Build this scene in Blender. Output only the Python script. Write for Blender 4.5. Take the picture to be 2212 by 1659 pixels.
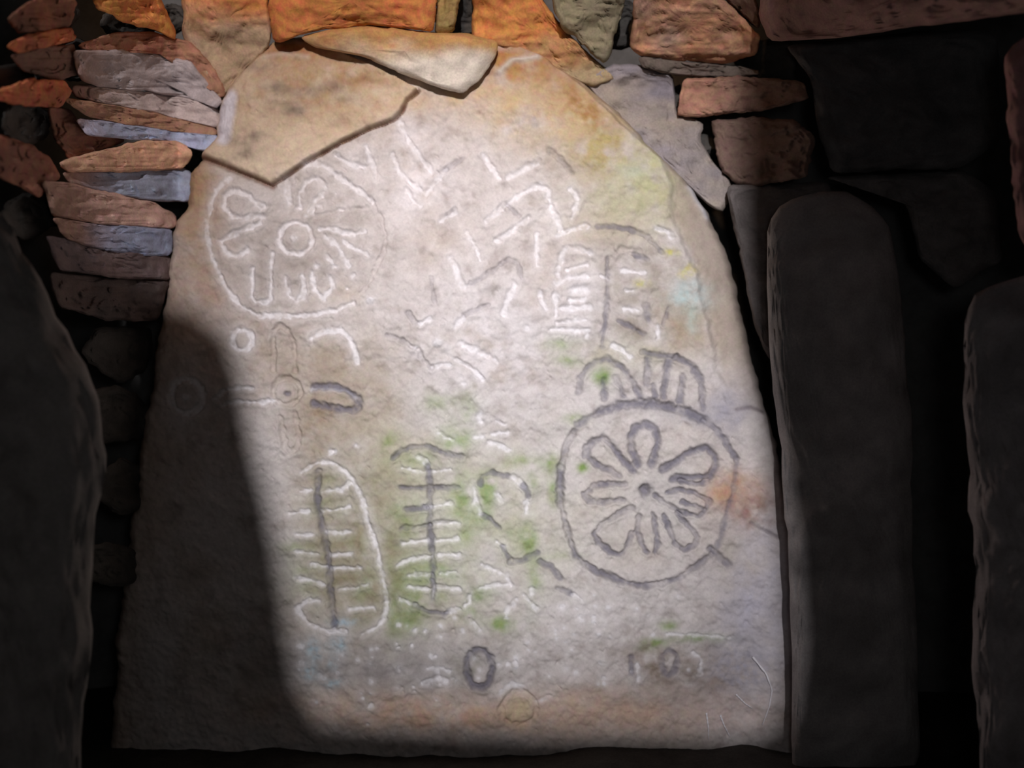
import bpy, math, random
import numpy as np
from mathutils import Vector

# ------------------------------------------------------------------ setup
for o in list(bpy.data.objects):
    bpy.data.objects.remove(o)
S = bpy.context.scene
COL = S.collection
CAM = (0.0, -2.2, 0.77)
F = 2200.0
cd = bpy.data.cameras.new('camera'); cam = bpy.data.objects.new('camera', cd); COL.objects.link(cam)
cam.location = CAM; cam.rotation_euler = (math.pi/2, 0, 0)
cd.sensor_width = 36; cd.lens = 36*F/2212.0; cd.clip_start = 0.02
cd.dof.use_dof = True; cd.dof.focus_distance = 1.98; cd.dof.aperture_fstop = 1.6
S.camera = cam
S.view_settings.view_transform = 'Standard'; S.view_settings.look = 'None'
S.view_settings.gamma = 1.0; S.view_settings.use_curve_mapping = False
S.view_settings.exposure = 0.0
w = bpy.data.worlds.new('world'); S.world = w; w.use_nodes = True
w.node_tree.nodes['Background'].inputs[0].default_value = (1.0, 0.88, 0.86, 1)
w.node_tree.nodes['Background'].inputs[1].default_value = 0.03

LP = Vector((0.05, -6.0, 2.45))
def spot(name, loc, aim, energy, color, angle, blend, radius):
    l = bpy.data.lights.new(name, 'SPOT'); l.energy = energy; l.color = color
    l.spot_size = math.radians(angle); l.spot_blend = blend; l.shadow_soft_size = radius
    o = bpy.data.objects.new(name, l); COL.objects.link(o); o.location = loc
    o.rotation_euler = (Vector(aim)-Vector(loc)).to_track_quat('-Z', 'Y').to_euler()
    return o
spot('passage_beam', LP, (0.01, 0, 0.85), 1080, (0.985, 0.965, 1.0), 15.0, 1.0, 0.045)
spot('passage_beam_wide', LP, (-0.1, 0, 0.95), 660, (0.985, 0.96, 0.99), 46, 1.0, 0.045)
spot('warm_fill', (-0.20, -2.5, 2.02), (-0.22, 0, 1.66), 48, (1.0, 0.60, 0.34), 42, 1.0, 0.05)  # added warm light, turns the top stones more orange

pl = bpy.data.lights.new('fill_light', 'POINT'); pl.energy = 3.5; pl.color = (0.94, 0.97, 1.0); pl.shadow_soft_size = 0.06  # added fill beside the camera, lifts the shadowed stones
po = bpy.data.objects.new('fill_light', pl); COL.objects.link(po); po.location = (0.12, -2.3, 0.85)
# ------------------------------------------------------------------ helpers
def px(x, y, d=0.0):
    k = (d + 2.2)/F
    return ((x-1106.0)*k, d, 0.77-(y-829.5)*k)
def lin(c):
    return [((v/255)/12.92 if v/255 <= 0.04045 else ((v/255+0.055)/1.055)**2.4) for v in c]
def _h(ix, iy, iz, s):
    n = (ix*374761393 + iy*668265263 + iz*2147483647 + s*974634777) & 0xffffffff
    n = ((n ^ (n >> 13))*1274126177) & 0xffffffff
    n = ((n ^ (n >> 16))*2246822519) & 0xffffffff
    return ((n ^ (n >> 15)) & 0xffff)/65535.0
def vnoise(x, y, z, s=0):
    x = np.asarray(x, float); y = np.asarray(y, float); z = np.asarray(z, float)+0*x
    ix = np.floor(x).astype(np.int64); iy = np.floor(y).astype(np.int64); iz = np.floor(z).astype(np.int64)
    fx, fy, fz = x-ix, y-iy, z-iz
    fx = fx*fx*(3-2*fx); fy = fy*fy*(3-2*fy); fz = fz*fz*(3-2*fz)
    r = 0
    for a in (0, 1):
        for b in (0, 1):
            for c in (0, 1):
                wgt = (fx if a else 1-fx)*(fy if b else 1-fy)*(fz if c else 1-fz)
                r = r + wgt*_h(ix+a, iy+b, iz+c, s)
    return r*2-1
def vn2(x, y, s=0):
    x = np.asarray(x, float); y = np.asarray(y, float)
    # rotate so the lattice never lines up with the picture axes
    x, y = x*0.8+y*0.6+s*17.3, -x*0.6+y*0.8+s*5.1
    ix = np.floor(x).astype(np.int64); iy = np.floor(y).astype(np.int64)
    fx, fy = x-ix, y-iy
    fx = fx*fx*(3-2*fx); fy = fy*fy*(3-2*fy); iz = 0*ix
    return ((1-fx)*(1-fy)*_h(ix, iy, iz, s)+fx*(1-fy)*_h(ix+1, iy, iz, s)+(1-fx)*fy*_h(ix, iy+1, iz, s)+fx*fy*_h(ix+1, iy+1, iz, s))*2-1
def fbm2(x, y, s=0, o=4):
    r, a = 0, 1.0
    for k in range(o):
        r = r + a*vn2(x*2**k, y*2**k, s+k*7); a *= 0.5
    return r/1.6
def fbm3(x, y, z, s=0, o=4):
    r, a = 0, 1.0
    for k in range(o):
        r = r + a*vnoise(x*2**k, y*2**k, z*2**k, s+k*7); a *= 0.5
    return r/1.6
def sstep(a, b, x):
    t = np.clip((x-a)/(b-a), 0, 1); return t*t*(3-2*t)

def tag(o, label=None, cat=None, group=None, kind=None):
    if label: o['label'] = label
    if cat: o['category'] = cat
    if group: o['group'] = group
    if kind: o['kind'] = kind
    return o
def mesh_obj(name, V, Fa, mat, parent=None, cols=None, normals=None, smooth=True):
    me = bpy.data.meshes.new(name)
    V = np.asarray(V, np.float32)
    if isinstance(Fa, np.ndarray):
        n = len(Fa)
        me.vertices.add(len(V)); me.vertices.foreach_set('co', V.ravel())
        me.loops.add(n*4); me.loops.foreach_set('vertex_index', Fa.ravel().astype(np.int32))
        me.polygons.add(n); me.polygons.foreach_set('loop_start', np.arange(0, n*4, 4, dtype=np.int32))
        me.update(calc_edges=True); me.validate()
    else:
        me.from_pydata([tuple(map(float, v)) for v in V], [], Fa)
    me.polygons.foreach_set('use_smooth', [smooth]*len(me.polygons))
    if cols is not None:
        ca = me.color_attributes.new('Col', 'FLOAT_COLOR', 'POINT')
        c4 = np.ones((len(V), 4), np.float32); c4[:, :3] = cols
        ca.data.foreach_set('color', c4.ravel())
    if normals is not None:
        me.normals_split_custom_set_from_vertices([tuple(n) for n in normals.tolist()])
    me.update()
    me.materials.append(mat)
    o = bpy.data.objects.new(name, me); COL.objects.link(o)
    if parent: o.parent = parent
    return o

# ------------------------------------------------------------------ materials
def stone_mat(name, attr=True, color=(0.2, 0.17, 0.15), rough=0.85, grit=0.16, bump=0.35, spec=0.25, seed=0.0, scale=1.0, low=None):
    m = bpy.data.materials.new(name); m.use_nodes = True
    nt = m.node_tree; N = nt.nodes; L = nt.links
    b = N['Principled BSDF']; b.inputs['Specular IOR Level'].default_value = spec
    tc = N.new('ShaderNodeTexCoord'); mp = N.new('ShaderNodeMapping')
    mp.inputs['Location'].default_value = (seed, seed*2, seed*3)
    L.new(tc.outputs['Object'], mp.inputs[0])
    n1 = N.new('ShaderNodeTexNoise'); n1.inputs['Scale'].default_value = 230*scale; n1.inputs['Detail'].default_value = 4
    n2 = N.new('ShaderNodeTexNoise'); n2.inputs['Scale'].default_value = 26*scale; n2.inputs['Detail'].default_value = 6
    n3 = N.new('ShaderNodeTexNoise'); n3.inputs['Scale'].default_value = 70*scale; n3.inputs['Detail'].default_value = 3
    for n in (n1, n2, n3): L.new(mp.outputs[0], n.inputs['Vector'])
    if attr:
        a = N.new('ShaderNodeVertexColor'); a.layer_name = 'Col'; base = a.outputs['Color']
    else:
        a = N.new('ShaderNodeRGB'); a.outputs[0].default_value = (*color, 1); base = a.outputs[0]
    # brightness grain
    add = N.new('ShaderNodeMath'); add.operation = 'ADD'
    L.new(n1.outputs['Fac'], add.inputs[0]); L.new(n2.outputs['Fac'], add.inputs[1])
    mr = N.new('ShaderNodeMapRange'); mr.inputs['From Min'].default_value = 0.65; mr.inputs['From Max'].default_value = 1.35
    mr.inputs['To Min'].default_value = 1-grit; mr.inputs['To Max'].default_value = 1+grit
    L.new(add.outputs[0], mr.inputs['Value'])
    sc = N.new('ShaderNodeVectorMath'); sc.operation = 'SCALE'
    L.new(base, sc.inputs[0]); L.new(mr.outputs[0], sc.inputs['Scale'])
    # slight hue drift from mineral grains
    hs = N.new('ShaderNodeHueSaturation')
    mr2 = N.new('ShaderNodeMapRange'); mr2.inputs['From Min'].default_value = 0.3; mr2.inputs['From Max'].default_value = 0.7
    mr2.inputs['To Min'].default_value = 0.482; mr2.inputs['To Max'].default_value = 0.518
    L.new(n3.outputs['Fac'], mr2.inputs['Value']); L.new(mr2.outputs[0], hs.inputs['Hue']); L.new(sc.outputs[0], hs.inputs['Color'])
    L.new(hs.outputs[0], b.inputs['Base Color'])
    b.inputs['Roughness'].default_value = rough
    bp = N.new('ShaderNodeBump'); bp.inputs['Strength'].default_value = bump; bp.inputs['Distance'].default_value = 0.004
    mx = N.new('ShaderNodeMath'); mx.operation = 'MULTIPLY_ADD'; mx.inputs[1].default_value = 0.35
    L.new(n1.outputs['Fac'], mx.inputs[0]); L.new(n2.outputs['Fac'], mx.inputs[2])
    L.new(mx.outputs[0], bp.inputs['Height'])
    if bump > 0: L.new(bp.outputs[0], b.inputs['Normal'])
    return m
M_SLAB = stone_mat('carved sandstone', grit=0.10, bump=0.22)
M_STONE = stone_mat('weathered walling stone', grit=0.20, bump=0.5, seed=3.1)
M_DARK = stone_mat('dark damp stone', attr=False, color=(0.17, 0.165, 0.16), rough=0.8, grit=0.25, bump=0.5, seed=5.0)
M_EARTH = stone_mat('trodden earth', attr=False, color=(0.045, 0.04, 0.036), rough=0.95, grit=0.4, bump=0.8, seed=9.0)
M_ROOT = stone_mat('pale rootlets', attr=False, color=(0.85, 0.82, 0.86), rough=0.7, grit=0.1, bump=0.0)

# ------------------------------------------------------------------ wall depth around the slab
def wall_depth(x, y):
    d = -0.72*np.clip((385-x)/400.0, 0, 1.6)**1.15
    d = d - 0.55*np.clip((x-1600)/620.0, 0, 1.6)
    d = d - 0.10*np.clip((150-y)/200.0, -0.2, 1.2)
    return d

# ------------------------------------------------------------------ structure: floor, rubble behind, side walls, roof
def rough_sheet(name, P, nu, nv, amp, mat, seed, scale=6, wave=None):
    (a, b, c, d) = [np.array(p, float) for p in P]       # corners: u then v
    u, v = np.meshgrid(np.linspace(0, 1, nu), np.linspace(0, 1, nv))
    u = u.ravel()[:, None]; v = v.ravel()[:, None]
    V = (a*(1-u)+b*u)*(1-v)+(d*(1-u)+c*u)*v
    nrm = np.cross(b-a, d-a); nrm /= np.linalg.norm(nrm)
    h = amp*fbm3(V[:, 0]*scale, V[:, 1]*scale, V[:, 2]*scale, seed, 5)
    V = V+nrm*h[:, None]
    i = np.arange(nu-1)[None, :]+nu*np.arange(nv-1)[:, None]; i = i.ravel()
    Fq = np.stack([i, i+1, i+1+nu, i+nu], 1)
    o = mesh_obj(name, V, Fq, mat)
    return tag(o, kind='structure')
rough_sheet('floor', [(-1.9, -4.2, -0.02), (1.9, -4.2, -0.02), (1.9, 0.5, -0.02), (-1.9, 0.5, -0.02)], 120, 140, 0.018, M_EARTH, 1)
rough_sheet('wall_back', [(-1.9, 0.42, -0.05), (1.9, 0.42, -0.05), (1.9, 0.42, 2.6), (-1.9, 0.42, 2.6)], 120, 90, 0.05, M_DARK, 2)
rough_sheet('wall_left', [(-1.7, -2.8, -0.05), (-1.7, 0.5, -0.05), (-1.7, 0.5, 2.6), (-1.7, -2.8, 2.6)], 120, 80, 0.06, M_DARK, 3)
rough_sheet('wall_right', [(1.7, 0.5, -0.05), (1.7, -2.8, -0.05), (1.7, -2.8, 2.6), (1.7, 0.5, 2.6)], 120, 80, 0.06, M_DARK, 4)
rough_sheet('ceiling', [(-1.9, 0.5, 2.5), (1.9, 0.5, 2.5), (1.9, -3.0, 2.6), (-1.9, -3.0, 2.6)], 100, 100, 0.06, M_DARK, 5)

# ------------------------------------------------------------------ carved slab
Lx = [(85, 585), (110, 560), (160, 515), (215, 472), (290, 462), (325, 436), (370, 402), (440, 398), (500, 366), (600, 352), (700, 342), (850, 322), (950, 300), (1100, 283), (1250, 262), (1400, 240), (1640, 225)]
Rx = [(85, 1100), (100, 1130), (130, 1200), (175, 1270), (230, 1335), (300, 1400), (370, 1475), (440, 1535), (520, 1575), (600, 1602), (700, 1622), (800, 1640), (900, 1665), (1000, 1690), (1100, 1712), (1250, 1735), (1400, 1750), (1640, 1760)]
def edge(tab, y):
    t = np.array(tab, float); return np.interp(y, t[:, 0], t[:, 1])
# each stroke: (part name, width px, depth, tone, points)   tone: 'w' pale pecking, 'd' dark tint in the groove, 'n' bare
STROKES = []
def st(part, width, tone, pts, depth=1.0, closed=False):
    if closed: pts = pts+[pts[0]]
    STROKES.append((part, width, depth, tone, pts))
def ring(part, cx, cy, rx, ry, width, tone, depth=1.0, a0=0, a1=360, n=28):
    st(part, width, tone, [(cx+rx*math.cos(math.radians(a0+(a1-a0)*i/n)), cy+ry*math.sin(math.radians(a0+(a1-a0)*i/n))) for i in range(n+1)], depth)
def dot(part, x, y, r, tone='w', depth=1.0):
    st(part, r, tone, [(x-0.5, y), (x+0.5, y)], depth)
# upper left wheel
A = 'carved_wheel'
st(A, 7, 'w', [(499, 388), (473, 410), (460, 438), (452, 475), (450, 511), (460, 556), (480, 600)], 0.7)
st(A, 7.5, 'w', [(480, 600), (504, 641), (528, 665), (565, 684), (625, 685), (685, 681), (729, 672), (765, 655)], 1.3)
st(A, 6, 'n', [(765, 655), (801, 612), (830, 547), (835, 511), (825, 475), (806, 438)], 0.9)
st(A, 9, 'w', [(806, 438), (757, 400), (709, 366), (685, 354), (661, 361)], 1.1)
st(A, 9, 'w', [(570, 450), (536, 424), (507, 414), (490, 426), (487, 450), (504, 470), (536, 475), (568, 470)], 1.4)
st(A, 8, 'w', [(564, 483), (528, 499), (500, 511), (480, 523), (490, 547), (512, 556), (536, 542)], 1.2)
st(A, 11, 'w', [(621, 390), (625, 440)], 1.0)
st(A, 8, 'w', [(650, 448), (647, 422), (663, 397), (680, 388), (697, 395), (704, 412), (683, 436), (673, 462)], 1.1)
st(A, 6, 'w', [(692, 496), (729, 499), (767, 508), (791, 504)], 1.0)
st(A, 6, 'n', [(675, 474), (733, 458), (777, 453), (805, 450)], 0.8)
st(A, 8, 'w', [(704, 511), (731, 535), (743, 554), (757, 575)], 0.9)
st(A, 6, 'w', [(707, 552), (728, 578)], 0.9)
st(A, 6, 'w', [(745, 525), (770, 540), (798, 554)], 0.8)
ring(A, 641, 517, 36, 35, 8, 'w', 1.4)
dot(A, 639, 519, 10, 'w', -1.0)
st(A, 7, 'w', [(548, 583), (548, 642), (556, 653), (578, 653), (588, 645), (589, 570), (592, 548)], 1.3)
st(A, 7, 'w', [(620, 600), (627, 640), (644, 653), (661, 640), (656, 598)], 1.0)
st(A, 7, 'w', [(676, 590), (682, 627), (702, 646), (721, 619), (716, 600)], 0.9)
for q in [(647, 452, 7), (695, 449, 7), (741, 456, 7), (667, 470, 6), (688, 577, 7), (722, 580, 7), (765, 598, 7), (752, 625, 7), (702, 415, 5), (727, 420, 6)]: dot(A, *q)
dot('carved_cup', 803, 651, 11, 'w', -0.8)
# left cross of four loops
A = 'carved_cross'
st(A, 7, 'n', [(595, 797), (594, 740), (597, 717), (610, 705), (629, 717), (639, 748), (641, 804)], 1.3)
ring(A, 623, 845, 29, 28, 7, 'n', 1.4); dot(A, 622, 850, 7, 'd', 1.2)
st(A, 7, 'w', [(598, 866), (560, 868), (520, 869), (484, 874), (474, 862), (485, 846), (515, 838), (550, 838)], 1.3)
st(A, 9, 'd', [(680, 836), (716, 833), (752, 843), (774, 860), (778, 876), (764, 886), (716, 880), (680, 872)], 1.5)
st(A, 4, 'w', [(675, 840), (716, 840), (752, 846), (770, 858)], 0.3)
st(A, 7, 'n', [(610, 900), (614, 935), (618, 965), (629, 978), (645, 968), (646, 930), (641, 893)], 1.3)
A = 'carved_arc'
st(A, 8, 'w', [(677, 732), (706, 716), (740, 715), (759, 732), (771, 761), (774, 785)], 1.1)
ring('carved_ring', 527, 735, 21, 22, 8, 'w', 1.2)
ring('carved_ring', 410, 857, 34, 36, 9, 'w', 1.2); dot('carved_ring', 408, 857, 10, 'w', -0.7)
for q in [(718, 977, 8), (771, 961, 8), (726, 975, 6)]: dot('carved_cup', *q)
# lower left ladder in an oval
A = 'carved_oval_ladder'
st(A, 7, 'w', [(654, 1021), (672, 1006), (690, 998), (719, 998), (749, 1019), (768, 1043), (784, 1076), (793, 1108), (803, 1143), (812, 1171), (820, 1192), (822, 1217), (828, 1246), (833, 1270), (836, 1290), (835, 1314), (832, 1333), (817, 1352), (790, 1363)], 1.2)
st(A, 7, 'w', [(690, 1296), (665, 1296), (643, 1314), (654, 1333), (676, 1350), (708, 1358), (749, 1360)], 1.2)
st(A, 8, 'd', [(690, 1015), (687, 1062), (690, 1103), (700, 1143), (708, 1184), (714, 1238), (719, 1293), (725, 1347)], 1.4)
for p in [[(700, 1060), (740, 1057), (756, 1043)], [(700, 1103), (728, 1101), (756, 1094)], [(706, 1147), (735, 1151), (757, 1147)], [(717, 1197), (763, 1193)],
          [(717, 1225), (779, 1225)], [(736, 1271), (770, 1269), (795, 1261)], [(757, 1313), (809, 1310)],
          [(643, 1190), (690, 1195)], [(676, 1217), (708, 1222)], [(638, 1246), (670, 1252), (700, 1260)], [(645, 1154), (676, 1154)], [(627, 1108), (668, 1103)], [(650, 1062), (676, 1058)]]:
    st(A, 6, 'w', p, 1.1)
# centre ladder
A = 'carved_ladder'
st(A, 7, 'd', [(852, 989), (868, 975), (885, 967), (920, 962), (961, 978), (996, 985)], 1.3)
st(A, 7, 'w', [(906, 986), (916, 994), (928, 1005)])
st(A, 7, 'd', [(925, 1010), (931, 1048), (931, 1089), (928, 1130), (934, 1170), (936, 1225), (936, 1290)], 1.2)
for t, p in [('w', [(871, 1010), (917, 1019), (974, 1013)]), ('d', [(866, 1051), (930, 1053), (991, 1051)]), ('d', [(879, 1099), (920, 1097)]), ('w', [(920, 1095), (945, 1091), (974, 1086)]),
             ('d', [(874, 1138), (905, 1136), (931, 1132)]), ('w', [(931, 1130), (960, 1127), (993, 1127)]), ('w', [(871, 1173), (895, 1169), (925, 1165)]), ('w', [(944, 1168), (988, 1162)]),
             ('w', [(860, 1219), (872, 1211), (887, 1206), (934, 1200)]), ('w', [(947, 1198), (991, 1196)]), ('w', [(885, 1241), (905, 1238), (934, 1237)]), ('w', [(953, 1238), (985, 1233)]),
             ('w', [(885, 1266), (905, 1271), (928, 1270)]), ('w', [(942, 1263), (965, 1266), (993, 1270)]),
             ('w', [(866, 1290), (896, 1306)]), ('d', [(896, 1306), (925, 1319), (963, 1323)]), ('w', [(965, 1321), (993, 1313)]), ('w', [(1003, 1308), (1015, 1298), (1018, 1279)]), ('w', [(936, 1240), (937, 1285)])]:
    st(A, 6.5, t, p, 1.25)
# small marks right of the ladder
A = 'carved_mark'
for wd, t, p in [(9, 'w', [(1038, 892), (1037, 910)]), (7, 'w', [(1070, 908), (1091, 917)]), (7, 'w', [(1064, 938), (1080, 935), (1095, 935)]), (8, 'w', [(1027, 944), (1045, 944)]), (7, 'w', [(1055, 953), (1078, 960), (1098, 971)]),
                 (8, 'w', [(1024, 1053), (1028, 1080), (1037, 1105)]), (6, 'd', [(1037, 1045), (1042, 1027), (1064, 1020), (1095, 1026)]), (7, 'w', [(1110, 1029), (1131, 1050)]), (6, 'd', [(1131, 1050), (1143, 1070)]),
                 (9, 'w', [(1074, 1066), (1081, 1077)]), (6, 'w', [(1137, 1083), (1137, 1104)]), (6, 'd', [(1046, 1113), (1060, 1120), (1078, 1136)]),
                 (7, 'w', [(947, 935), (978, 950)]), (6, 'w', [(1073, 1170), (1089, 1180)]), (6, 'd', [(1084, 1178), (1095, 1195), (1101, 1210)]), (6, 'd', [(1101, 1213), (1130, 1208), (1161, 1193)]),
                 (7.5, 'w', [(1040, 1216), (1065, 1229), (1092, 1240), (1107, 1261)]), (7, 'w', [(1037, 1267), (1070, 1261), (1101, 1260)]), (7, 'w', [(1095, 1318), (1116, 1291)]),
                 (7, 'w', [(1131, 1282), (1145, 1297), (1158, 1312)]), (10, 'w', [(1149, 1270), (1150, 1280)]), (7, 'd', [(1203, 1267), (1230, 1277)]), (6, 'w', [(1238, 1281), (1254, 1291)]),
                 (7, 'd', [(1167, 1213), (1190, 1222), (1209, 1246)]), (7, 'w', [(1016, 1336), (1037, 1357)])]:
    st(A, wd, t, p, 1.0)
# right hand wheel
A = 'carved_wheel_right'
st(A, 8, 'd', [(1242, 930), (1223, 962), (1213, 1003), (1209, 1043), (1210, 1084), (1221, 1133), (1242, 1198), (1262, 1215), (1289, 1233), (1332, 1250), (1370, 1260), (1400, 1263), (1430, 1259), (1465, 1247), (1506, 1220), (1532, 1200)], 1.7)
st(A, 10, 'd', [(1210, 1010), (1208, 1043), (1210, 1080)], 0.8)
st(A, 6, 'd', [(1542, 1190), (1554, 1165), (1562, 1125), (1575, 1085), (1588, 1040), (1587, 992)], 0.7)
st(A, 12, 'd', [(1289, 893), (1343, 874), (1411, 873), (1478, 889), (1520, 908)], 1.7)
st(A, 8, 'd', [(1246, 918), (1265, 905), (1289, 894)], 1.0)
st(A, 7, 'd', [(1520, 908), (1545, 926), (1567, 954), (1587, 992)], 1.3)
st(A, 8, 'd', [(1533, 1185), (1550, 1199), (1572, 1219)], 1.2)
for wd, p in [(9, [(1367, 1016), (1343, 992), (1321, 962), (1301, 945), (1283, 951), (1270, 965), (1266, 985), (1289, 1003), (1316, 1014), (1337, 1027)]),
              (9, [(1378, 1005), (1367, 976), (1362, 949), (1369, 926), (1392, 917), (1415, 925), (1421, 949), (1413, 976), (1407, 1003)]),
              (9, [(1432, 1014), (1465, 990), (1494, 972), (1526, 967), (1543, 985), (1545, 1005), (1533, 1027), (1500, 1030), (1452, 1034)]),
              (7, [(1354, 1046), (1316, 1043), (1280, 1050), (1262, 1065), (1272, 1081), (1297, 1083), (1343, 1079)]),
              (7, [(1364, 1098), (1329, 1111), (1299, 1130), (1283, 1152), (1294, 1172), (1316, 1190), (1337, 1199), (1354, 1180), (1362, 1152)]),
              (6, [(1381, 1115), (1376, 1147), (1386, 1174), (1397, 1190)]), (6, [(1411, 1111), (1416, 1144), (1421, 1170), (1413, 1192)]),
              (6, [(1432, 1111), (1446, 1144), (1457, 1171), (1478, 1187), (1500, 1175), (1506, 1160), (1484, 1133), (1460, 1108)]),
              (6, [(1416, 1071), (1446, 1092), (1478, 1108), (1508, 1114), (1520, 1100), (1505, 1092), (1473, 1085)]),
              (6, [(1440, 1065), (1468, 1057), (1500, 1065), (1530, 1079), (1524, 1098)]), (6, [(1470, 1040), (1500, 1044), (1525, 1040)])]:
    st(A, wd, 'd', p, 1.55)
dot(A, 1392, 1060, 15, 'd', 2.6)
A = 'carved_arch'
for wd, p in [(8, [(1251, 845), (1254, 820), (1266, 798), (1285, 782), (1311, 777), (1341, 792), (1365, 822), (1382, 858)]), (8, [(1302, 822), (1305, 861)]), (8, [(1329, 816), (1338, 835), (1347, 858)]),
              (9, [(1398, 777), (1396, 828)]), (9, [(1443, 780), (1433, 858)]), (9, [(1474, 816), (1468, 866)]), (8, [(1462, 771), (1492, 789), (1513, 822), (1517, 885)]), (7, [(1386, 759), (1410, 766), (1462, 770)]), (6, [(1409, 830), (1415, 858)])]:
    st(A, wd, 'd', p, 1.15)
# upper right ladders
A = 'carved_comb'
for wd, p in [(8, [(1275, 548), (1245, 540), (1217, 541), (1211, 569), (1204, 596)]), (7, [(1223, 584), (1245, 577), (1269, 572)]), (9, [(1199, 614), (1226, 602), (1266, 599)]), (15, [(1240, 628), (1262, 628)]), (8, [(1232, 650), (1262, 648)]),
              (9, [(1211, 668), (1272, 665)]), (8, [(1199, 640), (1202, 683)]), (7, [(1202, 698), (1266, 692)]), (7, [(1190, 712), (1269, 714)]),
              (8, [(1202, 512), (1235, 497), (1266, 490)]), (9, [(1188, 448), (1198, 470), (1211, 496)]), (7, [(1232, 412), (1248, 437), (1235, 472)]), (7, [(1160, 508), (1160, 545), (1159, 575)]), (8, [(1167, 632), (1170, 650), (1177, 668)])]:
    st(A, wd, 'w', p, 1.0)
dot('carved_cup', 1139, 711, 9); dot('carved_cup', 1269, 725, 6)
A = 'carved_faint_ladder'
for wd, t, p in [(6, 'd', [(1290, 492), (1311, 491), (1359, 496), (1401, 515), (1431, 547)]), (6, 'd', [(1371, 551), (1398, 563)]), (7, 'w', [(1344, 587), (1392, 590)]), (6, 'w', [(1353, 629), (1366, 629)]),
                 (7, 'w', [(1347, 668), (1377, 671)]), (7, 'd', [(1335, 695), (1362, 707), (1390, 722)]), (6, 'd', [(1311, 560), (1311, 611), (1308, 689), (1299, 747)]), (7, 'w', [(1326, 747), (1345, 757), (1359, 771)]),
                 (8, 'w', [(1419, 704), (1422, 730)]), (6, 'd', [(1443, 665), (1437, 685), (1431, 701)]), (7, 'w', [(1300, 598), (1312, 605)]), (8, 'n', [(1338, 540), (1380, 545)]), (8, 'd', [(1400, 690), (1392, 660)]), (7, 'w', [(1418, 493), (1440, 500), (1452, 515)])]:
    st(A, wd, t, p, 1.0)
# zigzags in the middle
A = 'carved_chevron'
for wd, t, p in [(8, 'w', [(1046, 339), (1060, 362), (1079, 387)]), (10, 'w', [(1097, 387), (1125, 372), (1163, 352)]), (7, 'm', [(1188, 330), (1210, 348), (1236, 378)]), (10, 'w', [(1052, 481), (1066, 468), (1082, 455)]),
                 (7, 'w', [(1082, 455), (1105, 437), (1127, 421), (1163, 402), (1183, 415), (1190, 445)]), (7, 'w', [(1073, 523), (1106, 502), (1142, 472)]), (7, 'w', [(952, 480), (983, 460)]), (6, 'm', [(955, 470), (983, 452)]),
                 (7, 'w', [(1010, 505), (1025, 532), (1037, 565)]), (11, 'w', [(976, 562), (983, 580), (990, 600), (1001, 622)]), (6, 'm', [(1019, 614), (1040, 603), (1061, 589), (1097, 562), (1121, 571), (1127, 601)]),
                 (9, 'w', [(1112, 618), (1097, 650), (1088, 680)]), (6, 'm', [(934, 601), (940, 656)]), (9, 'w', [(984, 707), (1001, 690)]), (5, 'm', [(1003, 684), (1030, 670), (1055, 659)]),
                 (7, 'w', [(730, 336), (745, 350), (759, 358), (791, 362)]), (8, 'w', [(791, 318), (802, 354), (817, 387)]), (8, 'w', [(864, 264), (885, 307), (914, 347), (929, 372)]), (8, 'w', [(849, 336), (864, 376), (885, 394)]),
                 (8, 'w', [(885, 394), (920, 420), (940, 400), (962, 370)]), (7, 'w', [(878, 408), (888, 430), (910, 450)]), (7, 'm', [(1000, 345), (975, 360), (950, 372)]), (6, 'm', [(1090, 440), (1120, 470)])]:
    st(A, wd, t, p, 0.95)
# little sun
A = 'carved_sun'
dot(A, 949, 741, 12, 'w', -0.9)
for wd, t, p in [(6, 'm', [(838, 727), (860, 731), (880, 742), (893, 750)]), (6, 'm', [(907, 757), (912, 772), (921, 785), (934, 796)]), (6, 'w', [(938, 793), (955, 791), (972, 788)]), (7, 'w', [(985, 777), (1010, 790), (1028, 803), (1044, 820)]),
                 (9, 'w', [(999, 745), (1030, 758), (1073, 781)]), (6, 'w', [(910, 701), (931, 689)]), (6, 'm', [(884, 678), (900, 700)]), (6, 'w', [(890, 750), (905, 752)])]:
    st(A, wd, t, p, 1.1)
dot('carved_cup', 1003, 829, 8)
# bottom band
ring('carved_oval', 1036, 1438, 27, 40, 9, 'd', 1.7)
ring('carved_disc', 1121, 1526, 38, 37, 7, 'n', 1.2); st('carved_disc', 7, 'w', [(1080, 1492), (1092, 1478), (1107, 1471), (1123, 1476)], 0.5); st('carved_disc', 7, 'w', [(1161, 1509), (1186, 1498)], 0.8)
A = 'carved_hourglass'
st(A, 6, 'w', [(925, 1440), (950, 1436), (972, 1447)]); st(A, 8, 'w', [(946, 1443), (944, 1465)]); st(A, 8, 'w', [(915, 1469), (942, 1462), (966, 1469)])
for q in [(860, 1385, 6), (863, 1392, 6), (863, 1437, 7), (943, 1415, 6), (896, 1478, 5), (897, 1486, 6), (945, 1505, 4), (945, 1514, 4), (806, 1517, 8), (798, 1558, 7), (898, 1357, 6), (920, 1360, 6), (1098, 1430, 4), (1113, 1427, 4), (892, 1390, 5)]: dot('carved_cup', *q)
A = 'carved_scratch'
st(A, 4, 'w', [(1442, 1368), (1508, 1369), (1573, 1375)], 0.7); st(A, 6, 'w', [(1492, 1406), (1513, 1419), (1510, 1453)], 0.8)
ring(A, 1444, 1428, 17, 26, 7, 'd', 0.8); st(A, 6, 'w', [(1374, 1432), (1377, 1466)], 0.8); st(A, 7, 'd', [(1360, 1415), (1364, 1450)], 0.7)
rs = random.Random(4)
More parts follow.
